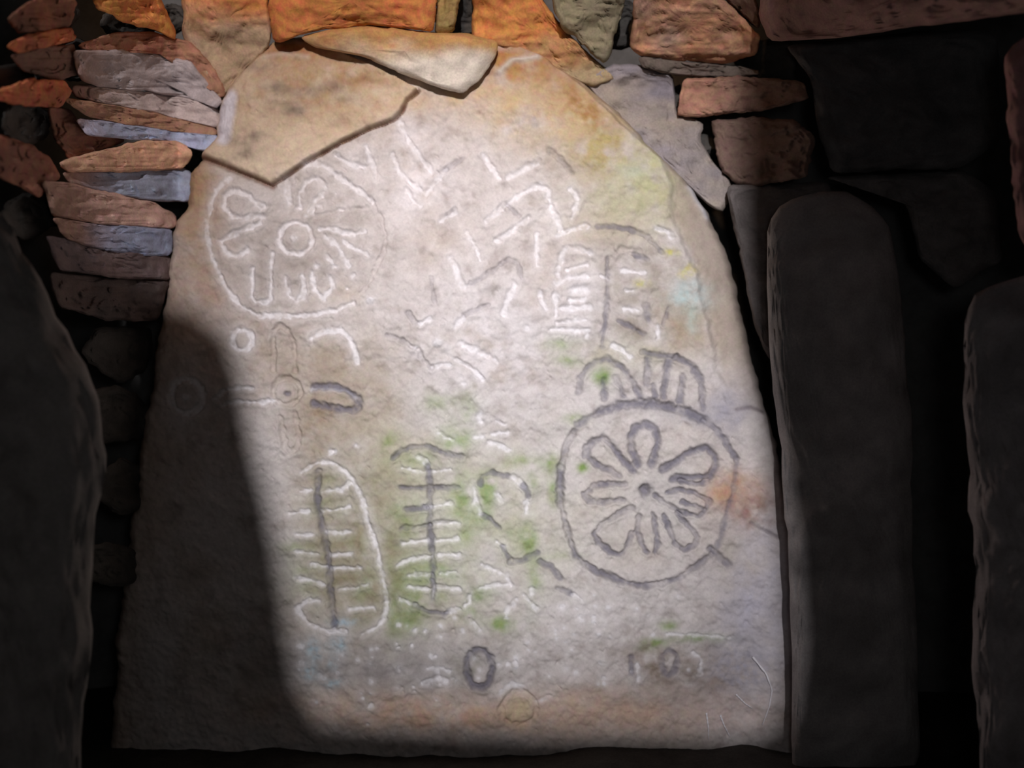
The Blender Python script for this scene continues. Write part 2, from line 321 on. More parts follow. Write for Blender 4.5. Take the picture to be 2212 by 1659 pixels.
for i in range(110):      # loose peck marks
    x = rs.uniform(860, 1340); y = rs.uniform(1290, 1480)
    if rs.random() < 0.35: x, y = rs.uniform(1180, 1500), rs.uniform(1260, 1480)
    if rs.random() < 0.25: x, y = rs.uniform(640, 820), rs.uniform(1370, 1520)
    dot('', x, y, rs.uniform(3, 6), rs.choice('wwn'), rs.uniform(-0.6, 0.6))

FRAG = [(585, 85), (545, 130), (512, 165), (472, 215), (462, 290), (430, 325), (410, 330), (500, 365), (590, 403), (660, 355), (740, 310), (800, 280), (850, 262), (868, 245), (880, 218), (905, 196), (840, 160), (760, 125), (700, 100), (650, 85)]
SEAM = [(398, 326), (450, 345), (500, 365), (555, 388), (590, 403), (625, 380), (660, 355), (740, 310), (800, 280), (850, 262), (868, 245), (880, 218), (905, 196)]
BEV = [(1090, 60), (1180, 130), (1260, 195), (1330, 265), (1420, 340), (1447, 400), (1445, 470), (1500, 590), (1525, 700), (1545, 800), (1600, 930), (1660, 1080), (1690, 1300), (1700, 1640)]

def seg_dist(X, Y, pts):
    D = np.full(X.shape, 1e9)
    for (x0, y0), (x1, y1) in zip(pts[:-1], pts[1:]):
        dx, dy = x1-x0, y1-y0; l = dx*dx+dy*dy+1e-9
        t = np.clip(((X-x0)*dx+(Y-y0)*dy)/l, 0, 1)
        D = np.minimum(D, np.hypot(X-x0-t*dx, Y-y0-t*dy))
    return D
def in_poly(X, Y, P):
    ins = np.zeros(X.shape, bool); n = len(P)
    for i in range(n):
        x0, y0 = P[i]; x1, y1 = P[(i+1) % n]
        c = ((y0 > Y) != (y1 > Y)) & (X < (x1-x0)*(Y-y0)/(y1-y0+1e-12)+x0)
        ins ^= c
    return ins

NX, NY = 600, 690
def build_slab():
    ys = np.linspace(74, 1640, NY)
    uu = np.linspace(0, 1, NX)
    wob = 3.5
    xl = edge(Lx, ys)+wob*vn2(ys/16, ys*0, 21)+wob*vn2(ys/45, ys*0, 22)
    xr = edge(Rx, ys)+wob*vn2(ys/16, ys*0, 23)+wob*vn2(ys/45, ys*0, 24)
    X = xl[:, None]*(1-uu)[None, :]+xr[:, None]*uu[None, :]
    Y = np.repeat(ys[:, None], NX, 1)
    # smooth top: lift middle a little behind the packing stone
    topc = 12*np.sin(np.pi*uu)[None, :]*(1-sstep(88, 260, Y))
    Y = Y-topc
    # height towards the camera, metres
    H = 0.014*fbm2(X/330, Y/330, 1, 3)+0.0065*fbm2(X/95, Y/95, 2, 3)
    side = sstep(-25, 60, seg_dist(X, Y, BEV)*np.where(X > np.interp(Y, [p[1] for p in BEV], [p[0] for p in BEV]), 1, -1))
    rough = 1-0.75*side
    H += rough*(0.0052*fbm2(X/34, Y/30, 3, 3)+0.0024*fbm2(X/10, Y/10, 4, 2))
    pk = fbm2(X/13, Y/13, 77, 2)
    H -= rough*0.0028*sstep(0.45, 0.9, pk)
    # step along the bevel
    bx = np.interp(Y, [p[1] for p in BEV], [p[0] for p in BEV])
    dB = (X-bx)
    amtB = 1-sstep(700, 960, Y)
    H -= amtB*(0.010*sstep(-6, 14, dB+5*vn2(Y/18, X/60, 9))+0.0003*np.clip(dB, 0, 140))
    # rounded outer arris
    dl = X-xl[:, None]; dr = xr[:, None]-X; dt = Y-(74-topc)
    de = np.minimum(np.minimum(dl, dr), dt*0.8+1)
    H -= 0.028*np.clip(1-de/26.0, 0, 1)**2
    H -= 0.010*np.clip(1-de/90.0, 0, 1)**2
    # fragment proud of the rest
    inf = in_poly(X, Y, FRAG)
    sd = seg_dist(X, Y, SEAM); ss = np.where(inf, sd, -sd)
    H += np.where(Y < 430, 1, 0)*(0.015*sstep(-3, 4, ss)*inf)
    wl = np.where(X < 600, 6.5, 3.5)
    crack = np.exp(-((sd+1*vn2(X/9, Y/9, 31))/wl)**2)*(Y < 440)
    H -= 0.012*crack
    # left facet of the fragment
    fac = np.clip(1-seg_dist(X, Y, [(487, 240), (487, 300), (500, 215)])/26, 0, 1)
    H -= 0.010*fac*inf
    # lower left hollow beside the crack
    H -= 0.006*np.exp(-((X-430)**2+(Y-400)**2)/60**2)
    # spall at upper left of fragment and bottom lip
    sp = seg_dist(X, Y, [(560, 135), (620, 120), (665, 128)]); H += 0.004*np.exp(-(sp/9)**2)
    sp = seg_dist(X, Y, [(1080, 158), (1105, 135), (1160, 128)]); H += 0.006*np.exp(-(sp/6)**2)
    sp2 = seg_dist(X, Y, [(1495, 400), (1515, 430), (1535, 462)]); H += 0.010*np.exp(-(sp2/10)**2)
    # cracks
    ck = np.zeros_like(X)
    for P in [[(1590, 885), (1620, 880), (1650, 890)], [(1620, 1128), (1650, 1145), (1680, 1160)]]:
        ck = np.maximum(ck, np.exp(-(seg_dist(X, Y, P)/4)**2))
    H -= 0.003*ck
    # ---- grooves
    lab = np.zeros(X.shape, np.int32); names = ['']
    Wm = np.zeros_like(X); Dm = np.zeros_like(X)
    jit = 2.3*vn2(X/7, Y/7, 51)+2.6*vn2(X/18, Y/18, 52)
    peck = 0.80+0.5*vn2(X/6.5, Y/6.5, 53)+0.35*vn2(X/40, Y/40, 54)
    lowf = vn2(X/30, Y/30, 57)
    gid = {}
    for part, wd, dp, tone, pts in STROKES:
        P = np.array(pts); m = wd*2.6+6
        r0 = np.searchsorted(ys, P[:, 1].min()-m-14); r1 = np.searchsorted(ys, P[:, 1].max()+m+14)
        if r1 <= r0: continue
        sub = slice(r0, r1)
        Xs, Ys = X[sub], Y[sub]
        cm = (Xs > P[:, 0].min()-m) & (Xs < P[:, 0].max()+m)
        c = np.where(cm.any(0))[0]
        if len(c) == 0: continue
        cs = slice(c[0], c[-1]+1); Xs, Ys = Xs[:, cs], Ys[:, cs]
        d = seg_dist(Xs, Ys, pts)+jit[sub, cs]
        g = np.exp(-(np.clip(d, 0, None)/(wd*0.78))**4)
        rim = np.exp(-((d-wd*1.35)/(wd*0.45))**2)
        H[sub, cs] -= 0.0040*dp*g*(0.7+0.3*peck[sub, cs])*(wd/8)**0.5
        H[sub, cs] += 0.0008*abs(dp)*rim
        soft = np.exp(-(np.clip(d, 0, None)/(wd*0.95))**2.5)
        if tone == 'w': Wm[sub, cs] = np.maximum(Wm[sub, cs], np.maximum(soft*(0.1+0.85*np.clip(peck[sub, cs]+0.1, 0, 1)), 0.28*np.exp(-(np.clip(d, 0, None)/(wd*2.2))**2)))
        if tone == 'm': Dm[sub, cs] = np.maximum(Dm[sub, cs], soft*0.42*np.clip(peck[sub, cs], 0, 1))
        if tone == 'd': Dm[sub, cs] = np.maximum(Dm[sub, cs], soft*np.clip(0.42+0.5*peck[sub, cs]+0.15*(wd > 8)+0.45*lowf[sub, cs], 0, 1)*min(1, 0.55+0.3*dp))
        # one part per connected motif
        if not part: continue
        if part in ('carved_cup', 'carved_mark', 'carved_chevron', 'carved_scratch'): key = part+'_%d_%d' % (P[0, 0], P[0, 1])
        elif part == 'carved_ring': key = part+('a' if P[:, 0].mean() > 470 else 'b')
        else: key = part
        if key not in gid: gid[key] = len(names); names.append(key)
        sel = g > 0.4
        L_ = lab[sub, cs]; L_[sel] = gid[key]; lab[sub, cs] = L_
    # ---- albedo (linear)
    base = np.array(lin((204, 196, 193)))
    C = np.ones(X.shape+(3,))*base
    def mixc(mask, rgb):
        nonlocal C
        mk = np.clip(mask, 0, 1)[..., None]; C = C*(1-mk)+np.array(lin(rgb))*mk
    def blob(x, y, rx, ry, rgb, a=1.0, seed=0, gran=0.6, sc=40, rot=0):
        cr, sr = math.cos(rot), math.sin(rot)
        u = ((X-x)*cr+(Y-y)*sr)/rx; v = (-(X-x)*sr+(Y-y)*cr)/ry
        g = np.exp(-(u*u+v*v))
        n = fbm2(X/sc, Y/sc, 100+seed, 4)
        mixc(a*g*np.clip(1+gran*n*1.6, 0, 2), rgb)
    n = fbm2(X/120, Y/120, 60, 4); mixc(0.55*sstep(-0.2, 0.9, n), (176, 158, 142))
    n = fbm2(X/28, Y/28, 61, 4); mixc(0.6*sstep(0.0, 0.8, n), (160, 148, 142))
    n = fbm2(X/20, Y/20, 62, 4); mixc(0.4*sstep(0.1, 0.9, n), (226, 218, 216))
    B = blob
    # right bevel margin smooth brown, left margin brown
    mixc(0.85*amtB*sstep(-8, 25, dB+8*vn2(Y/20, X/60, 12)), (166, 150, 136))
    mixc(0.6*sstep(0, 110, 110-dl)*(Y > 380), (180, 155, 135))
    B(440, 500, 60, 200, (176, 148, 124), 0.8, 1); B(410, 400, 40, 60, (172, 140, 108), 0.9, 2)
    B(430, 640, 80, 60, (176, 146, 128), 0.7, 3)
    B(560, 760, 110, 160, (170, 150, 136), 0.6, 4); B(700, 920, 60, 110, (160, 138, 116), 0.8, 5, rot=0.1)
    B(800, 880, 60, 120, (176, 162, 146), 0.6, 6)
    B(630, 560, 170, 130, (166, 155, 148), 0.75, 7, 0.7); B(740, 640, 60, 30, (186, 170, 152), 0.5, 8)
    # fragment
    mixc(0.75*inf*(Y < 430), (214, 190, 160))
    B(700, 190, 220, 80, (188, 158, 124), 0.6, 9, 1.0, 22); B(640, 110, 120, 30, (176, 128, 84), 0.8, 10)
    B(570, 330, 100, 50, (222, 206, 184), 0.4, 11)
    mixc(0.95*sstep(0, 0.7, fac)*inf, (222, 220, 230))  # lit left facet, its highlight painted into the colour
    B(740, 270, 22, 14, (140, 110, 90), 0.6, 12); B(720, 195, 30, 14, (136, 112, 92), 0.6, 13); B(800, 178, 60, 10, (160, 120, 84), 0.6, 14)
    for (x, y) in [(560, 150), (600, 195), (640, 205), (650, 245), (520, 310), (545, 335), (555, 300), (690, 205), (610, 235), (750, 215)]:
        B(x, y, 30, 14, (150, 134, 120), 0.6, 15, 0.7, 22)
    # top right iron staining and yellow lichen
    B(1120, 150, 110, 60, (178, 128, 78), 0.95, 16); B(1230, 215, 110, 50, (172, 126, 78), 0.9, 17, rot=0.7)
    B(1010, 215, 120, 30, (206, 176, 138), 0.7, 18); B(1180, 240, 130, 70, (200, 176, 138), 0.8, 19, 1.0)
    B(1310, 330, 80, 70, (178, 160, 112), 0.8, 20, 1.0, 26); B(1400, 400, 60, 90, (188, 184, 144), 0.8, 21, 1.0, 30)
    B(1340, 440, 110, 60, (184, 180, 148), 0.7, 22); B(1260, 240, 60, 30, (168, 130, 84), 0.6, 23, 1.2, 14, 0.7)
    B(1365, 370, 30, 20, (190, 200, 180), 0.6, 24); B(1310, 490, 110, 40, (190, 178, 156), 0.5, 25)
    # grey right centre
    B(1380, 620, 110, 130, (170, 160, 150), 0.7, 26, 1.0, 30); B(1400, 700, 70, 50, (150, 138, 124), 0.5, 27, 1.2, 20)
    B(1350, 765, 120, 30, (178, 172, 140), 0.5, 28); B(1480, 690, 60, 80, (168, 150, 130), 0.8, 29)
    B(1490, 640, 45, 30, (180, 200, 200), 0.7, 30, 0.6, 18); B(1495, 690, 14, 40, (178, 194, 186), 0.5, 31, 0.6, 18)
    for (x, y) in [(1450, 545), (1490, 580), (1385, 612), (1478, 592)]: B(x, y, 14, 9, (196, 188, 120), 0.8, 32, 0.8, 10)
    B(1200, 380, 90, 40, (176, 164, 154), 0.5, 33, 1, 30); B(1170, 330, 60, 30, (186, 170, 150), 0.4, 34, 1, 30)
    # wheel on the right: grey stone
    B(1420, 1060, 200, 200, (190, 184, 180), 0.5, 35, 0.5); B(1570, 880, 60, 60, (160, 156, 166), 0.7, 36)
    B(1590, 1060, 60, 40, (188, 140, 104), 0.9, 37); B(1620, 1100, 50, 40, (150, 112, 92), 0.8, 38, 1, 20); B(1480, 900, 60, 20, (166, 168, 176), 0.5, 39)
    B(1630, 1300, 90, 200, (196, 192, 204), 0.6, 40); B(1570, 1200, 40, 60, (178, 168, 156), 0.5, 41)
    # algae
    G = (126, 148, 84)
    for (x, y, rx, ry, a) in [(890, 1290, 40, 70, .8), (860, 1260, 26, 100, .9), (905, 1240, 40, 40, .8), (870, 1340, 30, 30, .7), (1053, 1055, 18, 40, .95), (1040, 1110, 20, 24, .8), (1150, 1045, 14, 20, .8),
                               (1140, 1165, 16, 34, .9), (1190, 1000, 16, 24, .7), (1195, 1065, 12, 24, .6), (1258, 1010, 12, 12, .6), (1245, 905, 22, 14, .6), (985, 950, 40, 30, .5), (1000, 1100, 30, 80, .7), (960, 1250, 40, 50, .5),
                               (850, 965, 22, 30, .7), (900, 1000, 50, 30, .5), (1090, 1345, 40, 20, .6), (1040, 1280, 28, 20, .5), (1155, 1250, 16, 60, .5), (1411, 1386, 22, 10, 1.0), (1395, 1400, 24, 8, .6), (1440, 1350, 20, 12, .5),
                               (1500, 1378, 60, 10, .5), (1210, 740, 40, 16, .4), (1225, 780, 30, 16, .4), (1300, 815, 24, 22, .5), (940, 870, 30, 24, .4), (1010, 885, 30, 40, .35), (880, 1130, 50, 60, .5), (1010, 1320, 26, 26, .5), (1210, 1200, 40, 10, .4),
                               (700, 1100, 40, 20, .5), (660, 1180, 40, 14, .55), (760, 1170, 40, 22, .45), (700, 1250, 80, 60, .35), (790, 1270, 26, 60, .5), (720, 1050, 40, 30, .35), (1100, 1160, 30, 30, .3), (1130, 1000, 40, 20, .4)]:
        B(x, y, rx, ry, G, a*1.1, 42+int(x) % 7, 0.8, 26)
    B(1000, 1150, 240, 180, (182, 184, 150), 0.4, 50); B(770, 1180, 120, 220, (148, 138, 112), 0.85, 51); B(700, 800, 160, 90, (160, 144, 124), 0.6, 151); B(870, 1000, 70, 70, (176, 172, 140), 0.4, 52)
    # bottom: grey then warm band
    B(800, 1430, 220, 60, (150, 142, 138), 0.8, 53); B(900, 1460, 120, 40, (140, 134, 136), 0.6, 54)
    B(1000, 1540, 400, 45, (200, 168, 146), 0.8, 55); B(1320, 1530, 260, 45, (200, 170, 150), 0.8, 56); B(1500, 1480, 140, 60, (160, 144, 138), 0.6, 57)
    B(1440, 1440, 110, 50, (148, 132, 120), 0.7, 58, 1, 22); B(1121, 1526, 32, 30, (204, 184, 152), 0.9, 59, 0.3)
    B(1010, 1430, 60, 60, (150, 144, 134), 0.6, 63, 1.0, 20)
    for (x, y, rx, ry) in [(680, 1400, 20, 24), (735, 1390, 18, 20), (670, 1450, 20, 16), (720, 1470, 20, 12), (740, 1340, 30, 10), (720, 1430, 10, 14)]: B(x, y, rx, ry, (168, 184, 192), 0.7, 64, 0.7, 10)
    B(1560, 1540, 110, 40, (196, 176, 170), 0.5, 65, 1.0, 10); B(1600, 1440, 80, 60, (176, 172, 184), 0.5, 66, 1.0, 12)
    # white chalky ground in the middle left
    for (x, y, rx, ry, a) in [(900, 350, 60, 60, .5), (930, 410, 60, 40, .6), (870, 440, 40, 60, .4), (780, 350, 40, 30, .4), (1180, 480, 30, 60, .3), (1240, 640, 50, 70, .35), (1000, 700, 160, 120, .3), (1080, 780, 120, 120, .35), (880, 300, 30, 40, .5), (1000, 1400, 100, 30, .2), (1290, 1320, 150, 50, .3)]:
        B(x, y, rx, ry, (230, 224, 226), a*0.7, 67, 1.0, 22)
    mixc(0.85*crack*(Y < 440), (128, 92, 70)); mixc(0.55*ck, (96, 84, 90))  # brown along the seam also paints the shadow under the fragment edge
    sp = seg_dist(X, Y, [(1080, 158), (1105, 135), (1160, 128)]); mixc(0.8*np.exp(-(sp/7)**2), (206, 200, 190))
    sp = seg_dist(X, Y, [(575, 130), (620, 122), (668, 130)]); mixc(0.55*np.exp(-(sp/8)**2), (210, 198, 184))
    mixc(0.7*np.exp(-(sp2/8)**2), (206, 206, 214))  # white highlight on the right shoulder lip, painted in
    # speckle of grains, then the pecked lines
    n = fbm2(X/5.5, Y/5.5, 70, 2); C *= (1+0.07*n)[..., None]
    mixc(0.72*Wm, (238, 235, 238)); mixc(0.80*Dm, (100, 97, 112))
    C = np.clip(C, 0.01, 0.9)
    # ---- world coordinates and side walls going back
    dep = -0.012-H
    k = (0.0+2.2)/F
    Wx = (X-1106)*k; Wz = 0.77-(Y-829.5)*k
    G3 = np.stack([Wx, dep, Wz], -1)
    back = [0.006, 0.02, 0.05, 0.08, 0.12]
    def pad(arr, axis, first, off):
        sl = arr[:1] if (axis == 0 and first) else arr[-1:] if axis == 0 else arr[:, :1] if first else arr[:, -1:]
        return sl.copy()
    rows = G3; Cc = C; Ll = lab; In = inf
    for b_i, b in enumerate(back):           # left and right returns
        for first in (True, False):
            e = G3[:, :1].copy() if first else G3[:, -1:].copy()
            e[..., 1] += b; e[..., 0] += (1 if first else -1)*(-0.002+0.06*b)+0.003*vn2(ys/20+b*99, ys*0, 81)[:, None]
            c = C[:, :1] if first else C[:, -1:]
            rows = np.concatenate([e, rows] if first else [rows, e], 1); Cc = np.concatenate([c, Cc] if first else [Cc, c], 1)
            Ll = np.concatenate([Ll[:, :1]*0, Ll] if first else [Ll, Ll[:, :1]*0], 1)
            In = np.concatenate([In[:, :1]*False if not first else In[:, :1], In] if first else [In, In[:, -1:]], 1)
    for b in back:                            # top return
        e = rows[:1].copy(); e[..., 1] = rows[0:1, :, 1]; 
        e[..., 1] = np.maximum(e[..., 1], G3[0].mean(0)[1]+b); e[..., 2] -= 0.05*b-0.001
        rows = np.concatenate([e, rows], 0); Cc = np.concatenate([Cc[:1], Cc], 0); Ll = np.concatenate([Ll[:1]*0, Ll], 0); In = np.concatenate([In[:1], In], 0)
    global SURF; SURF = (X, Y, dep)
    h_, w_ = rows.shape[:2]
    V = rows.reshape(-1, 3); CC = Cc.reshape(-1, 3); LL = Ll.ravel(); II = In.ravel()
    # vertex normals of the whole slab, so split parts shade seamlessly
    du = np.gradient(rows, axis=1); dv = np.gradient(rows, axis=0)
    nr = np.cross(du, dv); nr /= (np.linalg.norm(nr, axis=-1, keepdims=True)+1e-12)
    nr = nr.reshape(-1, 3)
    if nr[(h_//2)*w_+w_//2][1] > 0: nr = -nr
    i = (np.arange(w_-1)[None, :]+w_*np.arange(h_-1)[:, None]).ravel()
    Fq = np.stack([i, i+w_, i+1+w_, i+1], 1)
    fl = LL[Fq[:, 0]]; fi = II[Fq].sum(1) >= 3
    ids = np.where(fl > 0, fl, np.where(fi & (V[Fq[:, 0], 2] > 0.77-(435-829.5)*0.001), -1, 0))
    root = bpy.data.objects.new('carved_standing_stone', None); COL.objects.link(root); root.location = (0, 0.1, 0)
    tag(root, 'tall pale standing slab carved all over with wheels, ladders and zigzags, filling the middle', 'standing stone')
    pretty = {'carved_wheel_right': ('carved_wheel', 'dark-lined petalled wheel cut low on the right'), 'carved_wheel': ('carved_wheel', 'pale petalled wheel cut at upper left with an off-centre ring'),
              'carved_ringa': ('carved_ring', None), 'carved_ringb': ('carved_ring', 'ring with centre dot in the shadowed left side'),
              'carved_ladder': ('carved_ladder', 'centre ladder under a chevron, on green algae'), 'carved_oval_ladder': ('carved_ladder', 'ladder inside a long oval at lower left'),
              'carved_faint_ladder': ('carved_ladder', 'faint worn ladder at upper right'), 'carved_oval': ('carved_ring', 'dark oval ring near the foot')}
    for idv in np.unique(ids):
        fs = Fq[ids == idv]
        if len(fs) == 0: continue
        used, inv = np.unique(fs, return_inverse=True)
        nm, lb = ('stone_body', None) if idv == 0 else ('broken_fragment', 'tan fragment split off along a brown crack') if idv == -1 else pretty.get(names[idv], (names[idv].split('_')[0]+'_'+names[idv].split('_')[1], None))
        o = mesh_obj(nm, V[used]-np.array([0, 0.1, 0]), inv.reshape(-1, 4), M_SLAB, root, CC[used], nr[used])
        if lb: o['label'] = lb
    return root
build_slab()

# ------------------------------------------------------------------ walling stones
def resample(P, n, seed, jit, grow=3.0):
    P = np.array(P+[P[0]], float)
    L = np.r_[0, np.cumsum(np.hypot(*np.diff(P, axis=0).T))]
    t = np.linspace(0, L[-1], n, endpoint=False)
    Q = np.stack([np.interp(t, L, P[:, 0]), np.interp(t, L, P[:, 1])], 1)
    for _ in range(1): Q = 0.25*np.roll(Q, 1, 0)+0.5*Q+0.25*np.roll(Q, -1, 0)
    tg = np.roll(Q, -1, 0)-np.roll(Q, 1, 0); nm = np.stack([tg[:, 1], -tg[:, 0]], 1); nm /= np.hypot(*nm.T)[:, None]+1e-9
    ar = 0.5*np.sum(Q[:, 0]*np.roll(Q[:, 1], -1)-np.roll(Q[:, 0], -1)*Q[:, 1]); Q = Q+nm*(grow if ar > 0 else -grow)
    c = Q.mean(0); R = Q-c; r = np.hypot(*R.T)[:, None]
    th = t/L[-1]*2*math.pi
    j = jit*(vn2(np.cos(th)*4+seed, np.sin(th)*4, seed)+0.8*vn2(np.cos(th)*13+seed, np.sin(th)*13, seed+1)+0.5*vn2(np.cos(th)*27+seed, np.sin(th)*27, seed+2))
    return c+R*(1+j[:, None]/np.maximum(r, 12))
def stone(name, pts, rgb, seed, off=0.0, thick=0.065, bev=10, depth=None, rgb2=None, grain=0.003, jit=3.0, label=None, cat='stone', group=None, mat=None, n=96, tilt=(0, 0), bulge=0.0, strata=0.0, mixdir=None, crease=None):
    Q = resample(pts, n, seed, jit); c = Q.mean(0)
    ts = np.concatenate([np.linspace(0.0, 0.76, 20)[1:], np.linspace(0.78, 1.0, 12)])
    # distance from edge in px per ring
    R = Q-c; r = np.hypot(*R.T)
    ext = np.array([max(p[1] for p in pts)-min(p[1] for p in pts), max(p[0] for p in pts)-min(p[0] for p in pts)]).min()
    bev = min(bev, ext*0.28)
    X = [c[0]]; Y = [c[1]]; E = [1e3]; TT = [0.0]
    for t in ts:
        TT += [t]*n; X += list(c[0]+R[:, 0]*t); Y += list(c[1]+R[:, 1]*t)
        E += list(np.full(n, (1-t))*np.minimum(r, ext*0.5+0.15*r))
    X = np.array(X); Y = np.array(Y); E = np.array(E)
    nfront = len(X)
    D = (wall_depth(X, Y) if depth is None else np.full_like(X, depth))+off
    D = D+tilt[0]*(X-c[0])/100+tilt[1]*(Y-c[1])/100
    fd = sstep(0.0, 0.4, np.array(TT)); H = 0.016*fbm2(X/110, Y/75, seed+3, 3)*(0.3+0.7*fd)+fd*(1.5*grain*fbm2(X/26, Y/18, seed+4, 3)+grain*0.5*fbm2(X/7, Y/7, seed+6, 2))
    cu = vn2(X/45, Y/30, seed+15)+0.5*vn2(X/17, Y/14, seed+16); H = H+fd*0.009*np.floor(cu*1.6)/1.6*(mat is None)*min(1, (grain/0.003)**2)
    if crease: H = H-0.004*np.exp(-((X-crease)/4.5)**2)
    if strata: H = H+fd*strata*vn2(X/140+3, Y/7.0, seed+9)+fd*strata*0.6*vn2(X/90, Y/3.5, seed+10)
    q = np.clip(1-E/bev, 0, 1)
    H = H-0.010*q*q*(bev/10.0)**0.6+bulge*np.clip(E/(ext*0.5), 0, 1)**0.7
    D = D-H
    Vx = [px(x, y, d) for x, y, d in zip(X, Y, D)]
    # returns to the back, narrowing slightly
    last = np.array(Vx[-n:]); cc = last.mean(0); ry = cc-np.array(CAM); drn = (ry[0]/ry[1], ry[2]/ry[1])
    for b, s in ((0.012, 1.004), (0.04, 1.0), (thick*0.6, 0.985), (thick, 0.95)):
        q_ = cc+(last-cc)*s; q_[:, 1] = last[:, 1]+b; q_[:, 0] += b*drn[0]; q_[:, 2] += b*drn[1]
        q_ += 0.003*vn2(np.arange(n)/5.0+b*50, np.zeros(n)+seed, seed)[:, None]*np.array([1, 0, 1])
        Vx += [tuple(v) for v in q_]
    Vx.append(tuple(np.array(Vx[-n:]).mean(0)))
    V = np.array(Vx)
    Fa = []
    nr_ = (len(V)-2)//n
    for k in range(n): Fa.append((0, 1+(k+1) % n, 1+k))
    for rr in range(nr_-1):
        a = 1+rr*n
        for k in range(n): Fa.append((a+k, a+(k+1) % n, a+n+(k+1) % n, a+n+k))
    a = 1+(nr_-1)*n; e = len(V)-1
    for k in range(n): Fa.append((a+k, a+(k+1) % n, e))
    # albedo
    c1 = np.array(lin(rgb)); c2 = np.array(lin(rgb2 if rgb2 else [v*0.82 for v in rgb]))
    s = 9.0
    nn = fbm3(V[:, 0]*s, V[:, 1]*s, V[:, 2]*s*2.2, seed+20, 4)
    if mixdir:
        ax, lo, hi = mixdir
        xx = (V[:, 0]/((V[:, 1]+2.2)/F)+1106) if ax == 'x' else (829.5-(V[:, 2]-0.77)/((V[:, 1]+2.2)/F))
        m = sstep(lo, hi, xx+40*nn)
    else: m = np.clip(0.4+0.9*nn, 0, 1)
    cols = c1*(1-m[:, None])+c2*m[:, None]
    n2 = fbm3(V[:, 0]*45, V[:, 1]*45, V[:, 2]*70, seed+21, 3)
    cols = np.clip(cols*(1+0.16*n2[:, None]), 0.004, 0.9)
    o = mesh_obj(name, V-cc, Fa, mat or M_STONE, None, cols)
    o.location = cc
    tag(o, label, cat, group)
    return o
OR = (212, 140, 84); GRN = (150, 140, 112); BL = (150, 156, 184); TAN = (176, 146, 128); RED = (170, 104, 76); LAV = (160, 152, 162)

stone('packing_stone', [(652, 82), (700, 68), (800, 58), (870, 64), (932, 74), (1000, 76), (1076, 90), (1064, 128), (1034, 170), (1000, 200), (962, 190), (925, 178), (890, 166), (840, 144), (780, 118), (715, 106), (680, 100)],
      (196, 150, 96), 11, off=-0.030, thick=0.05, bev=16, depth=-0.035, rgb2=(224, 214, 200), mixdir=('y', 85, 150), jit=2.0, tilt=(0, 0.022), grain=0.0012,
      label='pale wedge-shaped stone lying across the broken top of the carved slab', bulge=0.006, crease=930)  # orange-to-white grade paints the warm light fading down the stone
T = 'orange and grey stones of the walling above the slab'
G_ = 'dark reddish stones of the walling'
stone('walling_stone', [(388, -60), (576, -60), (580, 40), (581, 88), (572, 112), (530, 150), (494, 200), (472, 214), (432, 150), (402, 80)], OR, 12, off=0.0, bev=9, rgb2=(184, 160, 134), mixdir=('y', -20, 90), label='orange block fading to grey-olive, left of the large orange block above the slab', group=T, strata=0.0012)
stone('walling_stone', [(587, -60), (940, -60), (936, 66), (870, 58), (800, 52), (700, 60), (650, 72), (606, 88), (592, 88), (587, 60)], (214, 134, 80), 13, off=-0.035, bev=9, label='large bright orange block directly above the slab', group=T, rgb2=(200, 136, 80), strata=0.0015)
stone('walling_stone', [(946, -60), (996, -60), (989, 10), (978, 68), (944, 68)], (176, 146, 92), 14, off=0.0, bev=8, rgb2=(150, 130, 86), label='narrow olive stone beside the black slit above the pale wedge', group=T, jit=1.5)
stone('walling_stone', [(1022, -60), (1140, -60), (1168, 0), (1200, 50), (1240, 88), (1285, 132), (1326, 168), (1275, 185), (1200, 145), (1120, 112), (1060, 104), (1022, 90)], (212, 142, 82), 15, off=0.01, bev=8, rgb2=(170, 150, 118), mixdir=('y', 60, 150), label='orange wedge stone running down right along the slab edge', group=T, strata=0.001)
stone('walling_stone', [(1192, -60), (1352, -60), (1340, 30), (1326, 70), (1318, 120), (1308, 138), (1262, 96), (1215, 52), (1196, 10)], GRN, 16, off=-0.015, bev=9, rgb2=(140, 132, 112), label='olive-grey stone left of the wide black gap at top right', group=T, strata=0.0015)
stone('walling_stone', [(1376, -60), (1440, -60), (1540, -10), (1600, 36), (1640, 84), (1632, 118), (1560, 134), (1460, 130), (1385, 116), (1364, 96), (1370, 30)], (208, 150, 112), 17, off=-0.03, bev=12, rgb2=(168, 144, 130), label='orange-faced stone right of the wide black gap', group=T, strata=0.002, tilt=(-0.0, 0.05))
stone('walling_stone', [(1468, -70), (1620, -70), (1640, 60), (1600, 24), (1540, -24)], (110, 84, 70), 18, off=-0.01, bev=10, label='dark brown stone at the top edge above the orange-faced stone', group=T)
stone('walling_stone', [(1262, 170), (1330, 142), (1372, 144), (1448, 162), (1454, 205), (1458, 252), (1516, 264), (1512, 310), (1536, 350), (1580, 400), (1560, 460), (1500, 410), (1400, 320), (1320, 240)], (162, 150, 138), 19, off=0.02, bev=9, rgb2=(140, 134, 142), label='grey stone against the right shoulder of the carved slab', group=T, strata=0.001)
stone('walling_stone', [(1382, 124), (1470, 136), (1600, 146), (1640, 158), (1600, 164), (1480, 162), (1430, 154), (1386, 142)], (120, 108, 100), 20, off=0.01, bev=6, label='thin dark grey slip of stone under the orange-faced stone', group=T, jit=1.5)
stone('walling_stone', [(1478, 174), (1600, 168), (1730, 178), (1748, 210), (1640, 238), (1560, 244), (1500, 252), (1466, 246)], (186, 140, 118), 21, off=-0.015, bev=10, rgb2=(120, 96, 86), mixdir=('x', 1490, 1640), label='pinkish end stone with a pale lower lip, right of the grey shoulder stone', group=T)  # right end painted darker where the beam fades out
